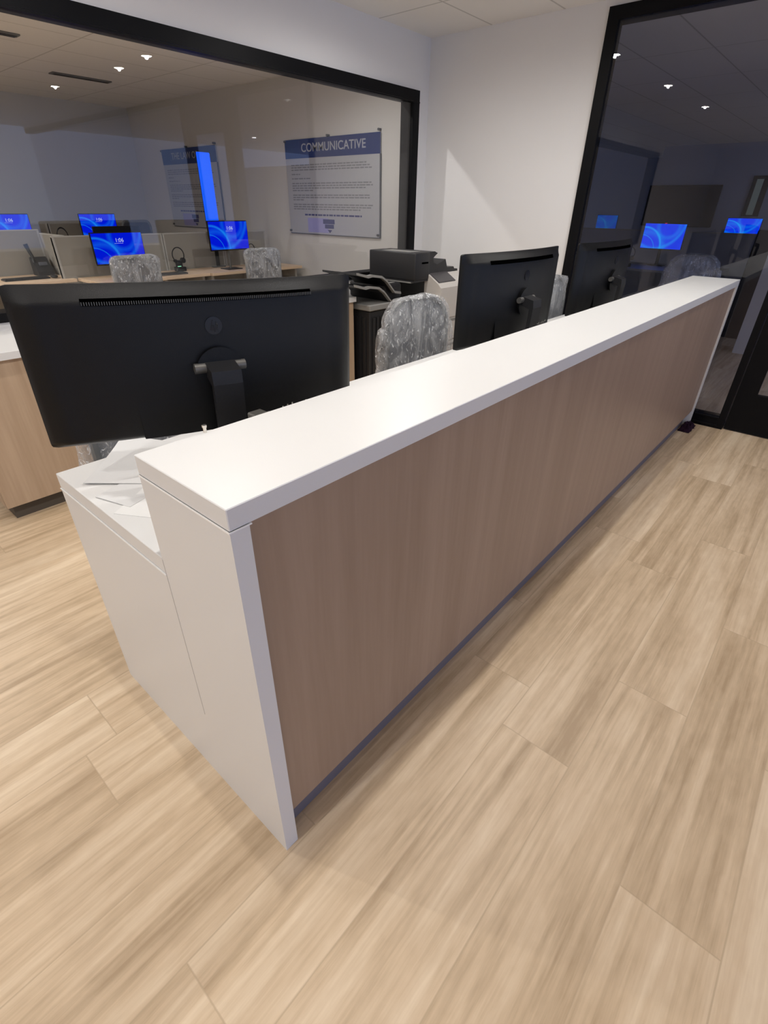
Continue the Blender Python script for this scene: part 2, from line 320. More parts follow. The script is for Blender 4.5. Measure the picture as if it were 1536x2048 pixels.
# glazed wall between reception and training room (plane y = YW)
WX1, WZ1, WZ0, WX0 = 4.067, 2.319, 0.90, -2.6
g = MB(); g.box(-7, XP, YW, YW + 0.11, 0, WZ0); g.box(-7, XP, YW, YW + 0.11, WZ1, ZC); g.box(-7, WX0, YW, YW + 0.11, WZ0, WZ1); g.box(WX1, XP, YW, YW + 0.11, WZ0, WZ1)
o = g.build('wall_back', 'wall'); o['kind'] = 'structure'
w1 = bpy.data.objects.new('window_1', None); C.objects.link(w1); w1.location = (0, YW, 0); w1['kind'] = 'structure'
g = MB(); F = 0.075; y0, y1 = -0.02, 0.13
g.box(WX0, WX1, y0, y1, WZ1 - F, WZ1); g.box(WX0, WX1, y0, y1, WZ0, WZ0 + 0.048); g.box(WX1 - F, WX1, y0, y1, WZ0 + 0.048, WZ1 - F); g.box(WX0, WX0 + F, y0, y1, WZ0 + 0.048, WZ1 - F)
g.build('window_frame', 'black_frame', w1)
g = MB(); g.box(WX0, WX1, y0 - 0.004, y0 + 0.001, WZ1 - F - 0.012, WZ1 - F - 0.002); g.box(WX1 - F - 0.012, WX1 - F - 0.002, y0, y0 + 0.03, WZ0 + 0.05, WZ1 - F); g.build('glazing_bead', 'black_frame', w1)
box('glass_pane', 'glass', (WX0 + F, WX1 - F, -0.004, 0.004, WZ0 + 0.048, WZ1 - F), w1)
# wall on the right (plane x = XW): solid part, header over the storefront
g = MB(); g.box(XW, XW + 0.12, 1.315, YW, 0, ZC); g.box(XW, XW + 0.12, -7, 1.315, 2.642, ZC)
o = g.build('wall_right', 'wall'); o['kind'] = 'structure'
w2 = bpy.data.objects.new('window_2', None); C.objects.link(w2); w2.location = (XW, 0, 0); w2['kind'] = 'structure'
g = MB(); g.box(-0.02, 0.13, -0.17, 1.315, 2.568, 2.642); g.box(-0.02, 0.06, 1.237, 1.315, 0, 2.568); g.box(-0.02, 0.13, -0.17, 1.237, 0, 0.075); g.box(-0.02, 0.13, -0.215, -0.17, 0, 2.642)
g.build('window_frame', 'black_frame', w2)
MB().box(-0.03, -0.018, -0.17, 1.19, 0.078, 0.09, 0.002).box(-0.03, -0.02, -0.17, 1.19, 0.02, 0.03, 0.002).build('glazing_bead', 'black_frame', w2)
box('glass_pane', 'glassD', (-0.004, 0.004, -0.17, 1.237, 0.075, 2.568), w2)
d1 = bpy.data.objects.new('door_1', None); C.objects.link(d1); d1.location = (XW, -0.22, 0); d1['kind'] = 'structure'
g = MB(); g.box(0.0, 0.045, -0.13, -0.003, 0.008, 2.35); g.box(0.0, 0.045, -0.95, -0.82, 0.008, 2.35); g.box(0.0, 0.045, -0.82, -0.13, 0.008, 0.30); g.box(0.0, 0.045, -0.82, -0.13, 2.23, 2.35)
g.build('door_leaf', 'black_frame', d1)
box('glass_pane', 'glassD', (0.019, 0.027, -0.82, -0.13, 0.30, 2.23), d1)
box('door_handle', 'chrome', (-0.06, -0.035, -0.86, -0.84, 0.85, 1.25), d1, 0.006)
w3 = bpy.data.objects.new('window_3', None); C.objects.link(w3); w3.location = (XW, 0, 0); w3['kind'] = 'structure'
g = MB(); g.box(-0.02, 0.13, -1.20, -0.215, 2.36, 2.642); g.box(-0.02, 0.13, -1.26, -1.18, 0, 2.642); g.box(-0.02, 0.13, -6.9, -1.26, 0, 0.09); g.box(-0.02, 0.13, -6.9, -1.26, 2.568, 2.642)
g.build('window_frame', 'black_frame', w3); box('glass_pane', 'glassD', (0.05, 0.058, -6.9, -1.26, 0.09, 2.568), w3)
# training room walls
struct('wall_left', 'wall', (-7.1, -7.0, -7, YB, 0, ZC))
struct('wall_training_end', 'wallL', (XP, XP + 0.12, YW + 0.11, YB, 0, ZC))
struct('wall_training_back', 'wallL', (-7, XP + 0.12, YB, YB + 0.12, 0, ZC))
struct('baseboard_right', 'base', (XW - 0.012, XW, 1.33, YW - 0.005, 0, 0.1))
struct('baseboard_back', 'base', (2.0, XW - 0.02, YW - 0.012, YW, 0, 0.1))
# dark room beyond the storefront
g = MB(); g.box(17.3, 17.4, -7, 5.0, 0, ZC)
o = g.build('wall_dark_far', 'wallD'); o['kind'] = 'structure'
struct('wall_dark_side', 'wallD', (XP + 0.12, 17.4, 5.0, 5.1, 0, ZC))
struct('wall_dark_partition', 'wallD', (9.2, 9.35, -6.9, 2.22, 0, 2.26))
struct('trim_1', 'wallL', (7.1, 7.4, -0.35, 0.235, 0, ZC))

# ================================================================== RECEPTION COUNTER
H, HD, D1, D2, L, T = 1.067, 0.824, 0.300, 0.886, 4.124, 0.038
rc = thing('reception_counter', 'long white reception counter with ash wood front panel and raised transaction ledge', 'reception counter')
def endpanel(x0, x1):
    return MB().prism([(0, 0), (D2, 0), (D2, HD - 0.045), (D1, HD - 0.045), (D1, H - 0.042), (0, H - 0.042)], x0, x1, 'x')
endpanel(0, T).build('end_panel', 'white', rc); endpanel(L - T, L).build('end_panel', 'white', rc)
MB().box(0, L, 0, D1, H - 0.042, H, 0.0015).build('transaction_top', 'white', rc)
MB().box(0, L, D1 + 0.001, D2, HD - 0.043, HD, 0.0015).build('desk_top', 'white', rc)
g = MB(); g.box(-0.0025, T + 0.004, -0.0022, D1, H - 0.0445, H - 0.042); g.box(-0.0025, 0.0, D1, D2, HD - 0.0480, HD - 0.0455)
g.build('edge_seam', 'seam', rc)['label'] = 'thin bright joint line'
MB().box(-0.0006, 0, D1 - 0.0008, D1 + 0.0008, 0.30, HD - 0.005).build('panel_joint', 'dseam', rc)
box('front_panel', 'woodf', (T, L - T, 0.010, 0.030, 0.128, H - 0.042), rc)
box('kick_plate', 'kick', (T, L - T, 0.048, 0.06, 0.0, 0.128), rc)
MB().box(T, L - T, 0.03, 0.05, 0.128, H - 0.05).box(T, L - T, D1 - 0.03, D1, HD, H - 0.042).build('riser_panel', 'white', rc)
for x in (1.40, 2.72): box('support_panel', 'white', (x, x + 0.03, 0.06, D2 - 0.06, 0, HD - 0.045), rc)

# ================================================================== CREDENZA
CX0, CX1, CY0, CY1, CZ = 0.06, 2.70, 2.33, 2.815, 0.858
cr = thing('credenza', 'tan wooden credenza with white worktop behind the nearest monitor', 'cabinet', (CX0, CY0, 0))
W = CX1 - CX0; Dp = CY1 - CY0
box('carcass', 'wood', (0.0, W - 0.012, 0.020, Dp, 0.085, CZ - 0.036), cr)
for a, b in ((0.0, 0.52), (0.523, 1.22), (1.223, 1.92), (1.923, W - 0.012)):
    dr = box('door', 'wood', (a + 0.0015, b - 0.0015, 0.0, 0.019, 0.088, CZ - 0.040), cr)
MB().box(-0.012, W, -0.022, Dp + 0.01, CZ - 0.036, CZ, 0.0015).build('worktop', 'white', cr)
box('kick_plate', 'kickd', (0.03, W - 0.03, 0.045, 0.06, 0, 0.085), cr); box('base_frame', 'kickd', (0.03, W - 0.03, 0.061, Dp, 0, 0.085), cr)

# ================================================================== MONITORS ON THE COUNTER
MW, MH, SAG = 0.83, 0.37, 0.04
def msurf(u, v, k):
    """point of the curved shell; u,v in -1..1, k=0 screen face, 1 back face (towards -y)"""
    x = u * MW / 2; z = v * MH / 2; y = SAG * u * u
    cu = min(1.0, (1 - abs(u)) / 0.10) ** 0.7; cv = min(1.0, (1 - v) / 0.20) if v > 0 else min(1.0, (1 + v) / 0.07)
    if k: y -= 0.009 + 0.020 * max(cu, 0) * max(cv, 0) + 0.010 * max(0, 1 - (u * 1.25) ** 4) * max(0, 1 - (v * 1.05) ** 6)
    return Vector((x, y, z))
def make_monitor(label):
    t = thing('curved_monitor', label, 'monitor', group=None)
    g = MB(); nu, nv = 60, 60
    def cl(u, v):   # soften the four corners
        r = 0.010
        ax, az = MW / 2 - abs(u) * MW / 2, MH / 2 - abs(v) * MH / 2
        if ax < r and az < r:
            dx, dz = r - ax, r - az; d = math.hypot(dx, dz)
            mx = max(dx, dz) or 1
            f = mx / d if d > 1e-9 else 1
            return (math.copysign(1 - (r - dx * f) * 2 / MW, u), math.copysign(1 - (r - dz * f) * 2 / MH, v)) if f < 1 else (u, v)
        return u, v
    us = [-1 + 2 * i / nu for i in range(nu + 1)]; vv = [-1 + 2 * i / nv for i in range(nv + 1)]
    A = g.grid([[msurf(*cl(u, v), 1) for u in us] for v in vv]); B = g.grid([[msurf(*cl(u, v), 0) for u in us] for v in vv])
    for j in range(nv):
        for k in (0, nu): g.bm.faces.new((A[j][k], A[j + 1][k], B[j + 1][k], B[j][k]))
    for i in range(nu):
        for k in (0, nv): g.bm.faces.new((A[k][i], A[k][i + 1], B[k][i + 1], B[k][i]))
    shell = g.build('housing', 'monitor', t, smooth=True, angle=50)
    g = MB(); g.grid([[msurf(-0.97 + 1.94 * i / 24, v, 0) + Vector((0, 0.0015, 0)) for i in range(25)] for v in (-0.93, 0.95)])
    g.build('screen', 'offscreen', t)
    # lower centre bump (input cover), slightly proud of the shell
    g = MB(); P = lambda u, v, d: msurf(u, v, 1) + Vector((0, -d, 0))
    us2 = [-0.50 + 1.0 * i / 16 for i in range(17)]
    top = [P(u, -0.45, 0.0006) for u in us2]; mid = [P(u, -0.62, 0.004) for u in us2]; low = [Vector((P(u, -0.90, 0.006).x, P(u, -0.62, 0.004).y - 0.002, -MH / 2 * 0.955)) for u in us2]
    inn = [p + Vector((0, 0.012, 0)) for p in low]
    V = g.grid([top, mid, low, inn, [p + Vector((0, 0.02, 0)) for p in top]])
    g.build('input_cover', 'monitor', shell, smooth=True, angle=30)
    # vent slot under the top edge with fine ribs
    n = 60; g = MB(); us3 = [-0.66 + 1.32 * i / n for i in range(n + 1)]
    g.grid([[P(u, v, 0.0022) for u in us3] for v in (0.770, 0.845, 0.850)]); sl = g.build('vent_slot', 'slot', shell)
    g = MB()
    for i in range(110):
        u = -0.655 + 1.31 * i / 109; p = P(u, 0.79, 0.0026); g.box(p.x - 0.0010, p.x + 0.0010, p.y - 0.0012, p.y + 0.001, p.z - 0.0025, p.z + 0.0045)
    o = g.build('vent_grille', 'rib', sl)
    # round emblem with slanted two-letter mark
    p = P(0.0, 0.47, 0.0012); g = MB(); g.cyl((p.x, p.y, p.z), 0.021, 0.002, 'y', 32); em = g.build('emblem', 'emblem', shell, smooth=True)
    g = MB(); y = p.y - 0.0016
    for (ax, az, bx, bz) in ((-0.0085, -0.011, -0.0015, 0.014), (-0.003, -0.011, 0.0, 0.001), (0.0, 0.001, -0.0055, 0.004), (0.0005, -0.015, 0.0075, 0.010), (0.0060, 0.004, 0.0105, 0.003), (0.0105, 0.003, 0.0075, -0.010), (0.0075, -0.010, 0.002, -0.008)):
        g.tube([(p.x + ax, y, p.z + az), (p.x + bx, y, p.z + bz)], 0.0012, 5)
    g.build('emblem_letters', 'monitor2', em)
    # stand
    st = MB().prism([(-0.052, 0.004), (-0.108, -0.008), (-0.112, -0.040), (-0.098, -0.2965), (-0.083, -0.2965), (-0.093, -0.045), (-0.052, -0.032)], -0.037, 0.037, 'x').build('stand_arm', 'monitor2', t)
    MB().cyl((0, -0.052, -0.010), 0.0125, 0.128, 'x', 20).build('hinge', 'steel', st, smooth=True)
    MB().cyl((0, -0.040, -0.022), 0.060, 0.026, 'y', 32, 0.050).build('mount_ring', 'monitor', st, smooth=True)
    MB().box(-0.145, 0.145, -0.16, 0.075, -0.304, -0.292, 0.004).build('stand_base', 'monitor2', t)
    # connector strip to the right of the stand
    g = MB(); random.seed(3)
    for i in range(10):
        x = 0.16 + 0.015 * i; p = P(x / (MW / 2), -0.70, 0.0065); g.box(x, x + 0.004, p.y - 0.004, p.y, -0.148 + 0.004 * (i % 2), -0.143 + 0.003 * (i % 3))
    g.build('port', 'chrome', shell)
    return t
ms = make_monitor('large black curved monitor, nearest of the three on the reception counter')
ms.location = (0.369, 0.585, 1.128); ms.rotation_euler = (0, math.radians(1.1), -0.31)
# stand meets the desk: monitor centre is 0.304 above the desk top
m2 = dup(ms, (1.927, 0.546, 1.128), -0.028, 'black curved monitor in the middle of the three on the reception counter')
m3 = dup(ms, (3.03, 0.54, 1.128), 0.0, 'farthest black curved monitor on the reception counter, in front of the dark glass')
m3.rotation_euler = (0, 0, 0); m2.rotation_euler = (0, 0, -0.028)

# cable bundle and small power brick behind the near monitor stand
t = thing('power_adapter', 'small upright grey power adapter with leads between the ledge and nearest monitor stand', 'power adapter', (0.345, 0.385, HD))
MB().box(-0.020, 0.020, -0.018, 0.018, 0, 0.212, 0.003).build('body', 'steel', t)
for i in range(4):
    MB().tube([(0.030 + i * 0.013, 0.0, 0.004), (0.030 + i * 0.013, 0.004, 0.08), (0.038 + i * 0.012, 0.006, 0.15), (0.040 + i * 0.016, 0.012, 0.200 - 0.012 * i)], 0.0035, 6).build('lead', 'phone' if i % 2 else 'steel', t, smooth=True)
tag(MB().cyl((0.150, 0.296, H + 0.008), 0.0035, 0.016, 'z', 10).cyl((0.150, 0.296, H + 0.014), 0.005, 0.005, 'z', 10).build('metal_pin', 'chrome', smooth=True), 'tiny metal pin on the back edge of the white ledge', 'pin')

# papers on the low desk beside the ledge
def sheet(name, label, cx, cy, w, h, ang, z, m, lift=0.0, cat='paper', corner=(1, 1)):
    g = MB(); n = 12; rows = []
    for j in range(n + 1):
        r = []
        for i in range(n + 1):
            u, v = i / n, j / n; zz = lift * (max(0, u * corner[0] + (1 - u) * (1 - corner[0])) * max(0, v)) ** 2.0
            r.append((w * (u - .5), h * (v - .5), zz))
        rows.append(r)
    V = g.grid(rows); V2 = g.grid([[(p[0], p[1], p[2] - 0.0012) for p in r_] for r_ in rows])
    for i in range(n):
        for A_, B_ in ((V[0], V2[0]), (V[n], V2[n])): g.bm.faces.new((A_[i], A_[i + 1], B_[i + 1], B_[i]))
        for k in (0, n): g.bm.faces.new((V[i][k], V[i + 1][k], V2[i + 1][k], V2[i][k]))
    o = g.build(name, m, None, (cx, cy, z), (0, 0, ang), smooth=True, angle=60); tag(o, label, cat); return o
sheet('paper_sheet', 'large white sheet lifting at one corner on the low desk end', 0.024 + 0.135 * .745 + 0.11 * .67, 0.76 + 0.135 * .665 - 0.11 * .74, 0.27, 0.22, 0.728, HD + 0.0055, 'paper2', 0.03, 'paper')
sheet('paper_sheet', 'small folded white sheet lying flat nearest the ledge on the low desk', 0.12, 0.52, 0.15, 0.17, 0.55, HD + 0.0015, 'paper', 0.004)
sheet('paper_sheet', 'greyish flat sheet in the middle of the low desk end', 0.115, 0.635, 0.17, 0.12, 0.30, HD + 0.003, 'paper2', 0.0)

# ================================================================== TASK CHAIRS
def rrect(w, h, r, n=6):
    pts = []
    for cx, cz, a0 in ((w / 2 - r, h - r, 0), (-w / 2 + r, h - r, 90), (-w / 2 + r, r, 180), (w / 2 - r, r, 270)):
        for i in range(n + 1):
            a = math.radians(a0 + 90 * i / n); pts.append((cx + r * math.cos(a), cz + r * math.sin(a)))
    return pts
def make_chair(label, meshm='chair', framem='chairf', group=None, square=False, wrap=True, film_low=True, seed=1):
    """faces -y; origin on the floor under the seat centre; back rest at y = +0.24, top z = 1.05"""
    t = thing('task_chair', label, 'chair', group=group)
    bw, bh, bz, by = 0.46, 0.50, 0.55, 0.24; rad = 0.06 if square else 0.15
    crv = lambda x, z: by - 0.9 * x * x * -1 * -0.35 + 0.04 * ((z - 0.2) / 0.5) ** 2
    pts = rrect(bw, bh, rad)
    MB().tube([(x, crv(x, z), bz + z) for x, z in pts], 0.014 if not square else 0.016, 8, closed=True).build('back_frame', framem, t, smooth=True)
    g = MB(); n = 14; rows = []
    for j in range(n + 1):
        z = 0.01 + (bh - 0.02) * j / n
        # width of the rounded outline at this height
        def hw(z):
            r = rad; d = min(z, bh - z)
            return bw / 2 - (r - math.sqrt(max(0, r * r - (r - d) ** 2)) if d < r else 0) - 0.002
        rows.append([(hw(z) * (2 * i / n - 1), crv(hw(z) * (2 * i / n - 1), z), bz + z) for i in range(n + 1)])
    g.grid(rows); bmesh.ops.solidify(g.bm, geom=g.bm.faces[:], thickness=0.006)
    g.build('backrest', meshm, t, smooth=True, angle=70)
    g = MB(); V = []
    for k, (zz, sc) in enumerate(((0.405, 0.86), (0.415, 0.97), (0.455, 1.0), (0.475, 0.95), (0.48, 0.80), (0.482, 0.4))):
        V.append([(sc * 0.25 * math.copysign(abs(math.cos(a)) ** 0.5, math.cos(a)), sc * 0.24 * math.copysign(abs(math.sin(a)) ** 0.5, math.sin(a)) - 0.02, zz) for a in [2 * PI * i / 32 for i in range(32)]])
    R_ = g.grid(V, close=True); g.bm.faces.new(R_[0]); g.bm.faces.new(R_[-1]); g.build('seat', 'seatf', t, smooth=True, angle=70)
    MB().tube([(0, 0.05, 0.40), (0, 0.22, 0.40), (0, 0.275, 0.47), (0, 0.272, 0.72)], [0.022, 0.024, 0.022, 0.016], 8).build('back_post', framem, t, smooth=True)
    MB().cyl((0, 0, 0.25), 0.025, 0.30, 'z', 16).cyl((0, 0, 0.39), 0.05, 0.03, 'z', 16).build('gas_column', framem, t, smooth=True)
    for k in range(5):
        a = 2 * PI * k / 5 + 0.3; c, s = math.cos(a), math.sin(a)
        lg = MB().tube([(0.02 * c, 0.02 * s, 0.12), (0.15 * c, 0.15 * s, 0.10), (0.29 * c, 0.29 * s, 0.075)], [0.026, 0.020, 0.014], 8).build('leg', framem, t, smooth=True)
        MB().cyl((0.29 * c - 0.012 * s, 0.29 * s + 0.012 * c, 0.030), 0.030, 0.016, 'x' if abs(s) > abs(c) else 'y', 14).cyl((0.29 * c + 0.012 * s, 0.29 * s - 0.012 * c, 0.030), 0.030, 0.016, 'x' if abs(s) > abs(c) else 'y', 14).cyl((0.29 * c, 0.29 * s, 0.055), 0.008, 0.05, 'z', 8).build('caster', framem, lg, smooth=True)
    if wrap:
        g = MB(); rows = []; nz, na = 46, 72
        for j in range(nz + 1):
            f = j / nz; z = 1.065 - 0.72 * f
            # envelope: tight round the back rest, flaring over the seat
            top = min(1, (f / 0.16)); wf = (1 - (1 - top) ** 2) ** 0.5 if top < 1 else 1
            hw = (0.085 + 0.165 * wf) + 0.035 * f + (0.02 if f > 0.2 else 0)
            if square: hw = 0.20 + 0.045 * min(1, f / 0.06) + 0.01 * f
            k = max(0, (f - 0.55) / 0.45); d = 0.040 + 0.235 * k * k * (3 - 2 * k) if film_low else 0.045; cy = 0.245 - (d - 0.04)
            if j == 0: hw *= 0.85; d = 0.012
            r = []
            for i in range(na):
                a = 2 * PI * i / na; ex = 0.55
                x = hw * math.copysign(abs(math.cos(a)) ** ex, math.cos(a)); y = cy + d * math.copysign(abs(math.sin(a)) ** ex, math.sin(a))
                p = Vector((x * 5 + seed * 9, y * 5, z * 3.2)); q = Vector((x * 14 + seed, y * 14, z * 9))
                nn = noise.ridged_multi_fractal(p, 1.0, 2.1, 3, 1.0, 2.0) if False else noise.noise(p)
                n2 = abs(noise.noise(q)) * 2 - 0.3
                out = 0.030 * nn + 0.010 * n2
                r.append((x + out * math.cos(a) * 1.0, y + out * math.sin(a) * 0.8, z + 0.010 * noise.noise(q * 0.7)))
            rows.append(r)
        V = g.grid(rows, close=True); g.bm.faces.new(V[0]); o = g.build('plastic_wrap', 'film', t, smooth=True, angle=24)
        o['label'] = 'crumpled clear plastic film'
    return t
ch = make_chair('grey mesh chair in crumpled clear plastic between the near and middle monitors', seed=1)
ch.location = (1.93, 0.90, 0); ch.rotation_euler = (0, 0, -0.12)
c2 = make_chair('plastic-wrapped grey chair half hidden behind the right side of the middle monitor', seed=4)
c2.location = (3.40, 0.78, 0); c2.rotation_euler = (0, 0, 0.06)
c3 = make_chair('plastic-covered grey chair tucked behind the nearest monitor, only its film showing below', seed=7)
c3.location = (0.42, 0.86, 0); c3.rotation_euler = (0, 0, 0.1)

# ================================================================== COPIER
cp = thing('copier', 'large black and white office copier in the corner beside the credenza', 'printer', (3.2, 2.0, 0))
# local x 0..0.72, y 0..0.70
MB().box(0.0, 0.72, 0.02, 0.68, 0.04, 0.66, 0.008).build('body', 'printer_w', cp)
for i, (a, b) in enumerate(((0.06, 0.24), (0.25, 0.43), (0.44, 0.64))):
    dw = MB().box(0.19, 0.715, 0.0, 0.02, a, b, 0.004).build('paper_drawer', 'printer_w', cp); MB().box(0.36, 0.54, -0.004, 0.002, b - 0.04, b - 0.02, 0.002).build('handle', 'printer_g', dw)
g = MB(); g.box(0.0, 0.72, 0.50, 0.68, 0.66, 0.935); g.box(0.0, 0.03, 0.06, 0.5, 0.66, 0.70); g.build('rear_housing', 'cavity', cp)
# bulging inner output tray
g = MB(); rows = []
for j in range(9):
    yy = 0.03 + 0.47 * j / 8; rows.append([(0.0 + 0.185 * i / 8 * 1.0, yy, 0.665 + 0.13 * math.sin(PI * min(1, 0.25 + i / 8 * 0.75)) * (0.8 + 0.2 * math.sin(PI * j / 8))) for i in range(9)])
V = g.grid(rows); bmesh.ops.solidify(g.bm, geom=g.bm.faces[:], thickness=0.02); g.build('output_tray', 'printer', cp, smooth=True)
g = MB(); g.prism([(-0.01, 0.64), (-0.01, 0.885), (0.02, 0.915), (0.145, 0.990), (0.165, 0.985), (0.165, 0.64)], 0.19, 0.72, 'x'); g.build('front_pillar', 'printer_w', cp)
rotp = Matrix.Rotation(math.atan2(0.075, 0.125), 4, 'X')
MB().box(0.21, 0.46, 0.02, 0.165, 0.945, 0.965, 0.006, 2, rot=rotp).build('control_screen', 'pscreen', cp)
box('shelf_edge', 'printer_g', (0.0, 0.72, 0.165, 0.5, 0.925, 0.935), cp)
# scanner and document feeder: boxy left end, stepped sloping tray to the right
g = MB(); g.box(0.0, 0.20, 0.125, 0.63, 0.943, 1.150, 0.012, 3)
g.build('document_feeder', 'printer', cp, smooth=True)
g = MB(); g.prism([(0.19, 0.945), (0.19, 1.148), (0.27, 1.150), (0.31, 1.135), (0.27, 1.115), (0.25, 1.10), (0.26, 1.065), (0.31, 1.05), (0.43, 1.085), (0.46, 1.02), (0.56, 1.02), (0.575, 1.0), (0.62, 1.0), (0.63, 0.975), (0.63, 0.945)], 0.13, 0.62, 'y')
g.build('feeder_tray', 'printer', cp)
box('slot', 'slot', (0.09, 0.17, 0.12, 0.126, 1.066, 1.078), cp); box('scanner_lid', 'printer', (0.0, 0.70, 0.13, 0.66, 0.935, 0.945), cp)
MB().box(0.02, 0.16, 0.20, 0.50, 1.150, 1.1515).build('lid_panel', 'printer_g', cp)
# finisher on the left: ribbed black cabinet, two stepped trays
g = MB(); g.box(-0.44, -0.01, 0.22, 0.68, 0.03, 0.755, 0.01)
for i in range(9): g.box(-0.452, -0.438, 0.26 + 0.045 * i, 0.28 + 0.045 * i, 0.10, 0.70)
for i in range(9): g.box(-0.41 + 0.045 * i, -0.39 + 0.045 * i, 0.209, 0.222, 0.10, 0.70)
g.build('finisher', 'printer', cp)
MB().box(-0.46, -0.01, 0.20, 0.68, 0.755, 0.80, 0.006).build('finisher_ledge', 'printer_g', cp)
def tray(dz, dx):
    prof = [(-0.62, 0.055), (-0.52, 0.030), (-0.47, 0.034), (-0.36, 0.018), (-0.30, -0.015), (-0.20, -0.105), (-0.12, -0.118)]
    up = [(x + dx, z + 0.985 + dz) for x, z in prof]; lo = [(x + dx + 0.004, z + 0.985 + dz - 0.018) for x, z in reversed(prof)]
    tr = MB().prism(up + lo, 0.20, 0.23, 'y').build('finisher_tray_rail', 'printer_g', cp)
    up = [(x + dx, z + 0.985 + dz - 0.006) for x, z in prof]; lo = [(x + dx + 0.004, z + 0.985 + dz - 0.020) for x, z in reversed(prof)]
    MB().prism(up + lo, 0.23, 0.60, 'y').build('finisher_tray', 'printer', cp)
tray(0.0, 0.04); tray(-0.078, 0.01)
MB().box(-0.22, 0.0, 0.26, 0.66, 0.80, 0.925, 0.02, 2).build('finisher_bridge', 'printer', cp)
box('bridge_label', 'printer_g', (-0.12, -0.04, 0.30, 0.33, 0.925, 0.927), cp)
for x in (-0.38, -0.06, 0.06, 0.66):
    for y in (0.28, 0.62): MB().cyl((x, y, 0.02), 0.02, 0.04, 'z', 12).build('foot', 'printer', cp, smooth=True)

# ================================================================== small cloth at the far end of the counter
g = MB(); rows = []
for j in range(17):
    r = []
    for i in range(25):
        u, v = i / 24, j / 16; x = 3.93 + 0.22 * u; y = -0.045 + 0.085 * v
        e = min(u, 1 - u, 0.25) * 4 * min(v, 1 - v, 0.25) * 4
        r.append((x + 0.012 * noise.noise((u * 9, v * 9, 1)), y + 0.012 * noise.noise((u * 9, v * 9, 5)), 0.003 + e * (0.022 + 0.060 * abs(noise.noise((u * 9, v * 7, 3))))))
    rows.append(r)
g.grid(rows); bmesh.ops.solidify(g.bm, geom=g.bm.faces[:], thickness=0.002)
tag(g.build('cloth', 'cloth', smooth=True, angle=60), 'crumpled dark plum cloth on the floor at the far end of the counter', 'cloth')

# ================================================================== TRAINING ROOM
DZ = 0.80; PY = 5.45
def workstation(name, label, x0, x1, y0, y1, legs=True):
    t = thing(name, label, 'desk', (x0, y0, 0), group=None); w_, d_ = x1 - x0, y1 - y0
    MB().box(0, w_, 0, d_, DZ - 0.03, DZ, 0.003).build('desk_top', 'desk', t)
    for x in (0.03, w_ - 0.06): MB().box(x, x + 0.03, 0.08, d_ - 0.03, 0, DZ - 0.03).build('side_panel', 'panelcap', t)
    box('modesty_panel', 'panel', (0.06, w_ - 0.06, d_ - 0.05, d_ - 0.035, 0.25, DZ - 0.03), t)
    return t
workstation('workstation_desk', 'pale wood desk set back at the far left, with black keyboard on it', 0.55, 1.80, 5.36, 6.02)
workstation('workstation_desk', 'pale wood desk below the brightest near screen and left plastic-covered chair', 1.83, 2.50, 4.87, PY - 0.025)
workstation('workstation_desk', 'pale wood desk with the headset stand, right of the left training chair', 2.505, 3.04, 4.90, PY - 0.025)
workstation('workstation_desk', 'pale wood desk under the screen joined by the tall blue strip', 3.045, 3.86, 4.86, PY - 0.025)
workstation('workstation_desk', 'last pale wood desk by the poster wall, right of the right training chair', 3.865, 4.34, 4.84, PY - 0.025)
def partition(label, a, b, z1=1.175, along='x'):
    t = thing('desk_partition', label, 'partition', (a[0], a[1], 0)); dx, dy = b[0] - a[0], b[1] - a[1]
    if abs(dx) > abs(dy):
        box('fabric_panel', 'panel', (0, dx, -0.018, 0.018, 0.05, z1 - 0.012), t); box('cap_trim', 'panelcap', (0, dx, -0.02, 0.02, z1 - 0.012, z1), t, 0.002)
        MB().box(0, 0.02, -0.02, 0.02, 0, z1 - 0.012).box(dx - 0.02, dx, -0.02, 0.02, 0, z1 - 0.012).build('post', 'panelcap', t)
    else:
        box('fabric_panel', 'panel', (-0.018, 0.018, 0, dy, 0.05, z1 - 0.012), t); box('cap_trim', 'panelcap', (-0.02, 0.02, 0, dy, z1 - 0.012, z1), t, 0.002)
    return t
partition('grey fabric partition behind the set-back desk at far left', (0.50, 6.06), (1.80, 6.06), 1.212)
partition('short grey divider turned end-on beside the set-back desk', (1.815, 5.475), (1.815, 6.03), 1.18)
partition('grey partition behind the screen above the left training chair', (1.70, PY), (2.83, PY))
partition('grey partition directly behind the headset stand and the tall blue strip', (2.835, PY), (3.60, PY))
partition('rounded-end grey partition at the right, nearest the poster wall', (3.605, PY), (4.25, PY))
# second and third rows
workstation('workstation_desk', 'back-row desk seen only behind the grey partitions', 1.9, 3.0, 5.50, 6.05)
workstation('workstation_desk', 'rearmost desk under the two far screens', 1.6, 3.9, 7.55, 8.15)
partition('pale rear partition between the two far blue screens', (1.0, 8.22), (2.62, 8.22), 1.20)
partition('rear partition section right of the light vertical post', (2.64, 8.22), (3.95, 8.22), 1.20)

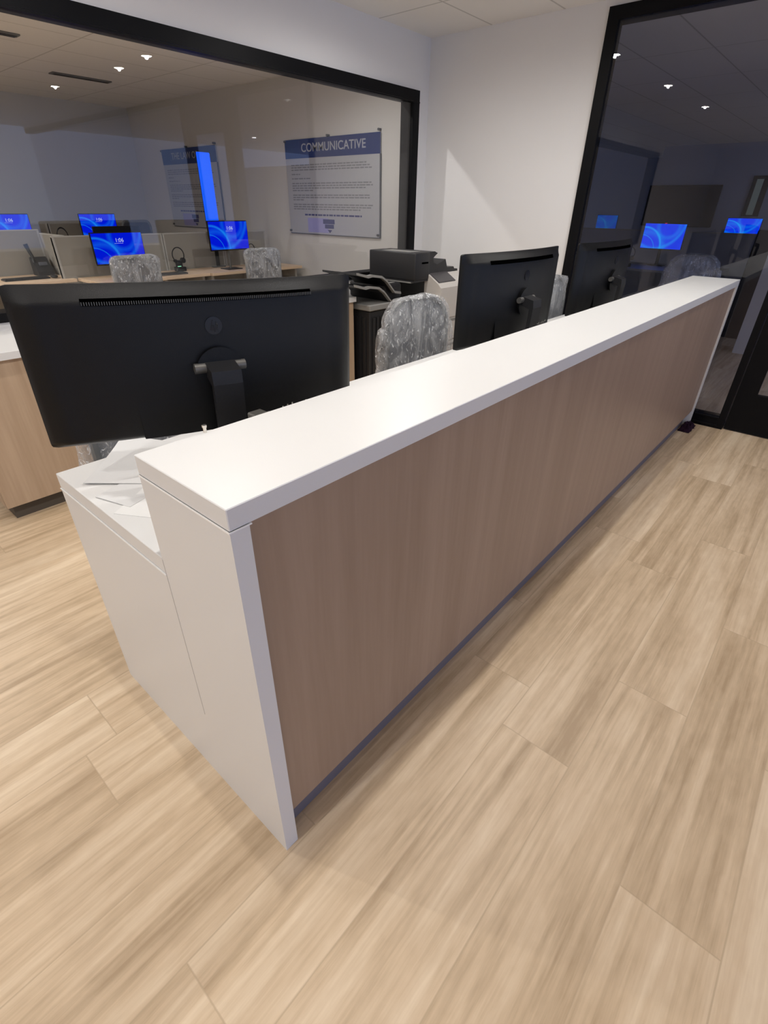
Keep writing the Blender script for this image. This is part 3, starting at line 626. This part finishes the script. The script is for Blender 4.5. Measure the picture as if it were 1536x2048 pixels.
def aio(label, x, y, w_, h_, ztop, zdesk, rotz=0.0, scr='screen', clock=True, strip=False, off=False):
    t = thing('desktop_monitor', label, 'monitor', (x, y, zdesk), rotz)
    zt = ztop - zdesk; zb = zt - h_
    MB().box(-w_ / 2, w_ / 2, 0.0, 0.022, zb, zt, 0.004).build('bezel', 'monitor', t)
    if not off:
        s = MB().box(-w_ / 2 + 0.008, w_ / 2 - 0.008, -0.002, 0.0, zb + 0.014, zt - 0.008).build('screen', scr, t)
        if clock:
            mt = Matrix.Translation((-0.028, -0.0035, zb + h_ * 0.70)) @ Matrix.Rotation(PI / 2, 4, 'X')
            text_mesh('clock_digits', '1:06', 0.050, 'digits', s, mt, 0.0003, 0.0006)
            g = MB()
            for i in range(6): g.box(-0.038 + i * 0.015, -0.026 + i * 0.015, -0.0032, -0.0022, zb + h_ * 0.655, zb + h_ * 0.665)
            g.build('date_line', 'digits', s)
    MB().tube([(0, 0.035, zb + h_ * 0.45), (0, 0.055, zb), (0, 0.05, 0.01)], 0.014, 8).build('stand', 'steel', t, smooth=True)
    MB().box(-0.10, 0.10, -0.05, 0.12, 0.0, 0.010, 0.003).build('stand_base', 'monitor2', t)
    return t
aio('lit blue monitor in front of its neighbours, behind the left training chair', 2.245, 5.24, 0.525, 0.295, 1.206, DZ)
aio('lit blue monitor with the tall blue strip rising from its left edge', 3.455, 5.06, 0.525, 0.302, 1.300, DZ)
aio('lit blue monitor far back, upper of the two stacked near the centre partition', 3.145, 7.75, 0.50, 0.29, 1.322, DZ)
aio('lit blue monitor cut by the left edge of the photo', 2.035, 7.75, 0.50, 0.29, 1.322, DZ)
aio('switched-off black monitor showing only its top bar between two blue screens', 2.54, 5.85, 0.53, 0.29, 1.236, DZ, off=True)
aio('switched-off black monitor at far left, in front of the cut-off blue screen', 1.20, 6.25, 0.50, 0.29, 1.263, DZ - 0.0, off=True)
workstation('workstation_desk', 'hidden rear desk carrying the switched-off monitor at far left', 0.6, 1.8, 6.12, 6.70)
# tall glowing slab standing in for a blue reflection in the glass
t = thing('blue_reflection_strip', 'tall narrow glowing blue slab standing in for a glass reflection behind a blue screen', 'glass reflection', (3.465, 5.37, 0.80))
MB().box(-0.082, 0.082, 0.0, 0.012, 0.30, 1.148, 0.010, 2).build('reflection_face', 'blue_reflection', t)
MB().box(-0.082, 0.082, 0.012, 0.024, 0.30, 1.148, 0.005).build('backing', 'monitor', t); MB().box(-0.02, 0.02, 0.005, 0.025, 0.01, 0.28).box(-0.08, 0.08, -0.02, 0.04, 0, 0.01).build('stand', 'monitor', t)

# plastic-wrapped chairs with square backs
cl = make_chair('square-backed grey chair in clear plastic before the near blue screen', 'chairL', 'chairLf', None, True, True, False, 11)
cl.location = (1.98, 4.15, 0.02); cl.rotation_euler = (0, 0, 0.05); cl.scale = (0.94, 0.94, 1.0)
cl.location.z = 0
c5 = make_chair('square-backed grey chair in clear plastic before the right-hand blue screen', 'chairL', 'chairLf', None, True, True, False, 15)
c5.location = (3.31, 4.15, 0); c5.rotation_euler = (0, 0, -0.25); c5.scale = (0.84, 0.84, 1.0)
c6 = make_chair('dark-framed chair back at the rear, right of the far blue screen', 'chairL', 'chairf', None, True, False, False, 19)
c6.location = (3.42, 7.0, 0.0); c6.scale = (0.85, 0.85, 1.18)

# phones with headsets, keyboards
def headset(name, label, x, y, z, s=1.0, rot=0.0, led=False):
    t = thing(name, label, 'headset', (x, y, z), rot)
    MB().box(-0.055, 0.055, -0.04, 0.045, 0.0, 0.045, 0.006).box(-0.035, 0.035, -0.01, 0.035, 0.04, 0.11, 0.008).build('base', 'phone', t)
    pts = [(0.07 * math.cos(a), 0.0, 0.165 + 0.075 * math.sin(a)) for a in [math.radians(-50 + 280 * i / 18) for i in range(19)]]
    MB().tube(pts, 0.006, 6).build('headband', 'phone', t, smooth=True)
    MB().cyl((0.046, 0, 0.108), 0.028, 0.03, 'y', 16).build('ear_cup', 'phone', t, smooth=True); MB().cyl((-0.046, 0, 0.108), 0.018, 0.025, 'y', 16).build('ear_cup', 'phone', t, smooth=True)
    if led: MB().box(-0.05, -0.01, -0.043, -0.040, 0.05, 0.056).build('status_light', 'led_g', t)
    return t
headset('headset_stand', 'black headset on a charging base with a green light on the middle desk', 2.90, 5.28, DZ, led=True)
headset('headset_stand', 'black headset peeking over the partition between chair and poster wall', 3.90, 5.28, DZ, rot=0.3)
headset('headset_stand', 'thin headset loop just above the partition near the far rear post', 2.62, 7.72, DZ).scale = (1, 1, 1.5)
t = thing('desk_phone', 'black desk telephone with handset beside the divider on the set-back desk', 'telephone', (1.68, 5.88, DZ))
MB().prism([(-0.09, 0.0), (0.07, 0.0), (0.07, 0.16), (0.04, 0.17), (-0.09, 0.04)], -0.075, 0.075, 'x').build('body', 'phone', t)
MB().box(-0.03, 0.045, -0.048, -0.02, 0.095, 0.125, 0.002).build('display', 'lcd', t)
MB().tube([(-0.055, 0.0, 0.11), (-0.055, 0.02, 0.18), (-0.07, 0.03, 0.24), (-0.08, 0.035, 0.29)], [0.020, 0.016, 0.018, 0.022], 8).build('handset', 'phone', t, smooth=True)
for lab, x, y, r in (('black keyboard on the set-back desk at the left edge', 1.42, 5.60, 0.0), ('black keyboard partly hidden behind the left training chair', 2.62, 5.05, 0.0)):
    t = thing('keyboard', lab, 'keyboard', (x, y, DZ), r)
    MB().box(-0.20, 0.20, -0.065, 0.065, 0.0, 0.016, 0.004).build('case', 'phone', t)
    g = MB()
    for j in range(5):
        for i in range(15): g.box(-0.19 + 0.0255 * i, -0.168 + 0.0255 * i, -0.056 + 0.0225 * j, -0.037 + 0.0225 * j, 0.016, 0.020)
    g.build('keys', 'monitor2', t)
t = thing('computer_mouse', 'small dark mouse in front of the keyboard at far left', 'mouse', (1.66, 5.55, DZ))
g = MB(); bmesh.ops.create_uvsphere(g.bm, u_segments=16, v_segments=10, radius=1.0); bmesh.ops.scale(g.bm, vec=(0.032, 0.055, 0.018), verts=g.bm.verts); bmesh.ops.translate(g.bm, vec=(0, 0, 0.018), verts=g.bm.verts); g.build('body', 'phone', t, smooth=True)

# posters on the end wall
def poster(title, label, ya, yb, z0, z1, seed):
    """hangs on x = XP facing -x; ya = its left edge (larger y), yb = right edge"""
    t = thing('wall_poster', label, 'poster', (XP, ya, z0)); Wp, Hp = ya - yb, z1 - z0
    def bx(u0, u1, v0, v1, d0, d1): return (-d1, -d0, -u1 * Wp, -u0 * Wp, v0 * Hp, v1 * Hp)
    box('board', 'acrylic', bx(0, 1, 0, 1, 0.010, 0.018), t)
    box('header_band', 'navy', bx(0, 1, 0.81, 1, 0.018, 0.0195), t); box('header_block', 'navy2', bx(0, 0.17, 0.81, 1, 0.0195, 0.0205), t)
    g = MB(); g.box(*bx(0.0, 1, -0.004, 0.004, 0.008, 0.02)); g.box(*bx(0.994, 1.003, 0, 0.81, 0.008, 0.02)); g.build('edge', 'pedge', t)
    mt = Matrix(((0, 0, -1, -0.021), (-1, 0, 0, -0.19 * Wp), (0, 1, 0, 0.872 * Hp), (0, 0, 0, 1)))
    text_mesh('title_text', title, 0.112, 'plet', t, mt, 0.0005, 0.0012, 1.10 if len(title) > 11 else 1.05)
    random.seed(seed); g = MB()
    def line(u0, u1, v, h_=0.012):
        u = u0
        while u < u1 - 0.01:
            l_ = random.uniform(0.02, 0.055); e = min(u + l_, u1); g.box(*bx(u, e, v, v + h_, 0.018, 0.0192)); u = e + 0.008
    for v, u1 in ((0.735, 0.88), (0.71, 0.90), (0.685, 0.92), (0.64, 0.16), (0.595, 0.28), (0.545, 0.93), (0.52, 0.93), (0.495, 0.86), (0.47, 0.30), (0.42, 0.90), (0.395, 0.90), (0.37, 0.20), (0.32, 0.93), (0.295, 0.93), (0.27, 0.82)): line(0.06, u1, v)
    g.build('body_text', 'ptext', t)
    g = MB(); line(0.19, 0.82, 0.205, 0.018); g.build('bold_text', 'pblue', t)
    box('tinted_area', 'pwash', bx(0.22, 0.46, 0.02, 0.18, 0.018, 0.0188), t)
    g = MB(); g.box(*bx(0.40, 0.53, 0.12, 0.17, 0.0190, 0.0198)); g.box(*bx(0.42, 0.52, 0.07, 0.115, 0.0190, 0.0198)); g.prism([(-0.50 * Wp, 0.055 * Hp), (-0.45 * Wp, 0.055 * Hp), (-0.475 * Wp, 0.02 * Hp)], -0.0198, -0.0190, 'x'); g.build('crest', 'pblue', t)
    for u, v in ((0.01, 0.985), (0.49, 1.01), (0.99, 1.02), (0.01, 0.03), (0.985, 0.03)): MB().cyl((-0.02, -u * Wp, v * Hp), 0.012, 0.04, 'x', 12).build('standoff', 'pedge', t, smooth=True)
    return t
poster('COMMUNICATIVE', 'glass-mounted poster with navy header reading COMMUNICATIVE', 5.06, 3.55, 1.16, 2.105, 5)
poster('THE LAW OF', 'farther poster with navy header, partly behind the tall blue strip', 7.92, 6.50, 1.15, 2.13, 8)
# ceiling slot diffusers
for lab, b in (('dark slot vent in the training room ceiling near the small lights', (2.70, 3.35, 6.90, 7.02)), ('short dark slot vent at the top left of the training room ceiling', (1.45, 1.97, 5.56, 5.66))):
    t = thing('ceiling_vent', lab, 'vent', (b[0], b[2], ZC)); MB().box(0, b[1] - b[0], 0, b[3] - b[2], -0.012, 0.0, 0.002).build('frame', 'vent', t)
    g = MB()
    for i in range(3): g.box(0.02, b[1] - b[0] - 0.02, 0.02 + 0.03 * i, 0.03 + 0.03 * i, -0.016, -0.012)
    g.build('slat', 'slot', t)

# ================================================================== DARK ROOM
DD = 0.80
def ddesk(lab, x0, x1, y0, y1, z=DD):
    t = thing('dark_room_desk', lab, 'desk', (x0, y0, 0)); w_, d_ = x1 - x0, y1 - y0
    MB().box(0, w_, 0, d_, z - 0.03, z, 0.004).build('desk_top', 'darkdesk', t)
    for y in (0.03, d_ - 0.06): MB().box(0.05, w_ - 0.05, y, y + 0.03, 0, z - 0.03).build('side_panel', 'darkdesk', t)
def dscreen(lab, x, y, w_, h_, ztop, z, scr, led=False):
    t = thing('dark_room_monitor', lab, 'monitor', (x, y, z), -PI / 2); zt = ztop - z; zb = zt - h_
    MB().box(-w_ / 2, w_ / 2, 0, 0.022, zb, zt, 0.004).build('bezel', 'monitor', t)
    MB().box(-w_ / 2 + 0.006, w_ / 2 - 0.006, -0.002, 0, zb + 0.008, zt - 0.006).build('screen', scr, t)
    MB().box(-0.02, 0.02, 0.03, 0.05, 0.0, zb + 0.1).build('stand', 'monitor2', t); MB().box(-0.1, 0.1, -0.04, 0.1, 0, 0.01).build('stand_base', 'monitor2', t)
    if led: MB().box(-0.012, 0.012, -0.003, 0.0, zt - 0.004, zt + 0.004).build('camera_light', 'led_r', t)
ddesk('dark desk under the largest glowing screen beyond the right glass', 7.35, 8.35, 0.75, 2.35)
dscreen('largest glowing blue screen seen through the right-hand dark glass', 7.99, 1.60, 0.53, 0.31, 1.312, DD, 'screenD', True)
ddesk('low dark desk holding the faint small screen near the black frame', 10.6, 11.4, 2.9, 4.2)
dscreen('small faint blue screen near the tall black frame, farthest in the dark room', 11.0, 3.49, 0.40, 0.24, 1.365, DD, 'screenF')
ddesk('dark desk against the wall under the screen at the photo edge', 8.50, 9.15, -0.4, 0.95)
dscreen('cropped blue screen at the right edge of the photo, beyond the glass', 8.9, 0.85, 0.42, 0.20, 1.385, DD, 'screenD')
t = thing('wall_television', 'large black wall television behind the biggest glowing screen', 'television', (9.2, 1.80, 1.25), -PI / 2)
MB().box(-0.48, 0.50, -0.05, -0.01, 0.0, 0.53, 0.006).build('panel', 'dark', t); MB().box(-0.1, 0.1, -0.01, 0.0, 0.2, 0.35).build('bracket', 'monitor2', t)
t = thing('dark_cabinet', 'black box-shaped equipment standing in front of the edge screen', 'cabinet', (8.0, 0.33, 0)); MB().box(0, 0.2, -0.30, 0.20, 0, 1.27, 0.01).build('body', 'dark', t); MB().box(-0.004, 0.0, -0.28, 0.18, 0.1, 1.2).build('door', 'dark', t)
t = thing('desk_partition', 'thin grey partition rail running behind the glowing screen', 'partition', (8.42, 1.0, 0)); box('fabric_panel', 'wallD', (0, 0.03, -1.2, 1.9, 0, 1.20), t); box('cap_trim', 'panelcap', (-0.005, 0.035, -1.2, 1.9, 1.20, 1.215), t)
t = thing('tall_window_light', 'pair of slim lit glass strips in a black frame at the far right wall', 'window light', (9.2, 0.86, 1.40)); MB().box(-0.02, 0.0, -0.10, 0.10, 0, 0.48).build('frame', 'dark', t); MB().box(-0.024, -0.02, -0.03, 0.05, 0.02, 0.44).build('pane', mat('dim_pane', (0.2, 0.25, 0.22), 0.4, emit=((0.5, 0.62, 0.55), 0.07)), t)
dc = dup(ch, (6.75, 0.85, 0), 1.75, 'plastic-covered chair in the dark room beside the largest glowing screen')
t = headset('headset_stand', 'dark headset shape on the desk below the largest glowing screen', 7.55, 1.85, DD, rot=-1.2)

# ================================================================== DOWNLIGHTS
def downlight(x, y, label, group=None, proto=[None]):
    if proto[0] is None:
        t = thing('downlight', label, 'ceiling light', (x, y, ZC), group=group)
        g = MB(); rows = []
        for rr, zz in ((0.046, -0.002), (0.050, -0.008), (0.066, -0.008), (0.070, -0.001)): rows.append([(rr * math.cos(a), rr * math.sin(a), zz) for a in [2 * PI * i / 32 for i in range(32)]])
        g.grid(rows, close=True); g.build('trim_ring', 'trim_w', t, smooth=True); MB().cyl((0, 0, -0.003), 0.045, 0.004, 'z', 32).build('lens', 'bulb', t); proto[0] = t; return t
    return dup(proto[0], (x, y, ZC), 0, label, group)
for (x, y), wt in zip(HALL, HALL_W):
    lab = {(3.0, 0.30): 'recessed downlight mirrored as the uppermost bright spot in the left glass', (3.07, -0.43): 'recessed downlight mirrored as the middle bright spot in the left glass',
           (3.04, -2.1): 'recessed downlight mirrored as the lowest bright spot in the left glass', (2.77, 1.81): 'recessed downlight mirrored beside the black post of the right glass',
           (1.05, 1.81): 'recessed downlight mirrored as the middle bright spot in the right glass', (-0.72, 1.81): 'recessed downlight mirrored as the lowest bright spot in the right glass'}.get((x, y), 'round recessed white downlight in the reception ceiling, out of view, some of these added as fill')
    downlight(x, y, lab, 'recessed reception downlights'); spot(x, y, wt)
for (x, y), wt in zip(LEFT, LEFT_W):
    downlight(x, y, 'round recessed downlight in the training room ceiling', 'training room downlights'); spot(x, y, wt, col=(1.0, 0.97, 0.94))
for x, y in DARK:
    downlight(x, y, 'unseen round downlight added as fill in the dark room ceiling', 'dark room fill lamps'); spot(x, y, 22, col=(0.62, 0.68, 1.0))
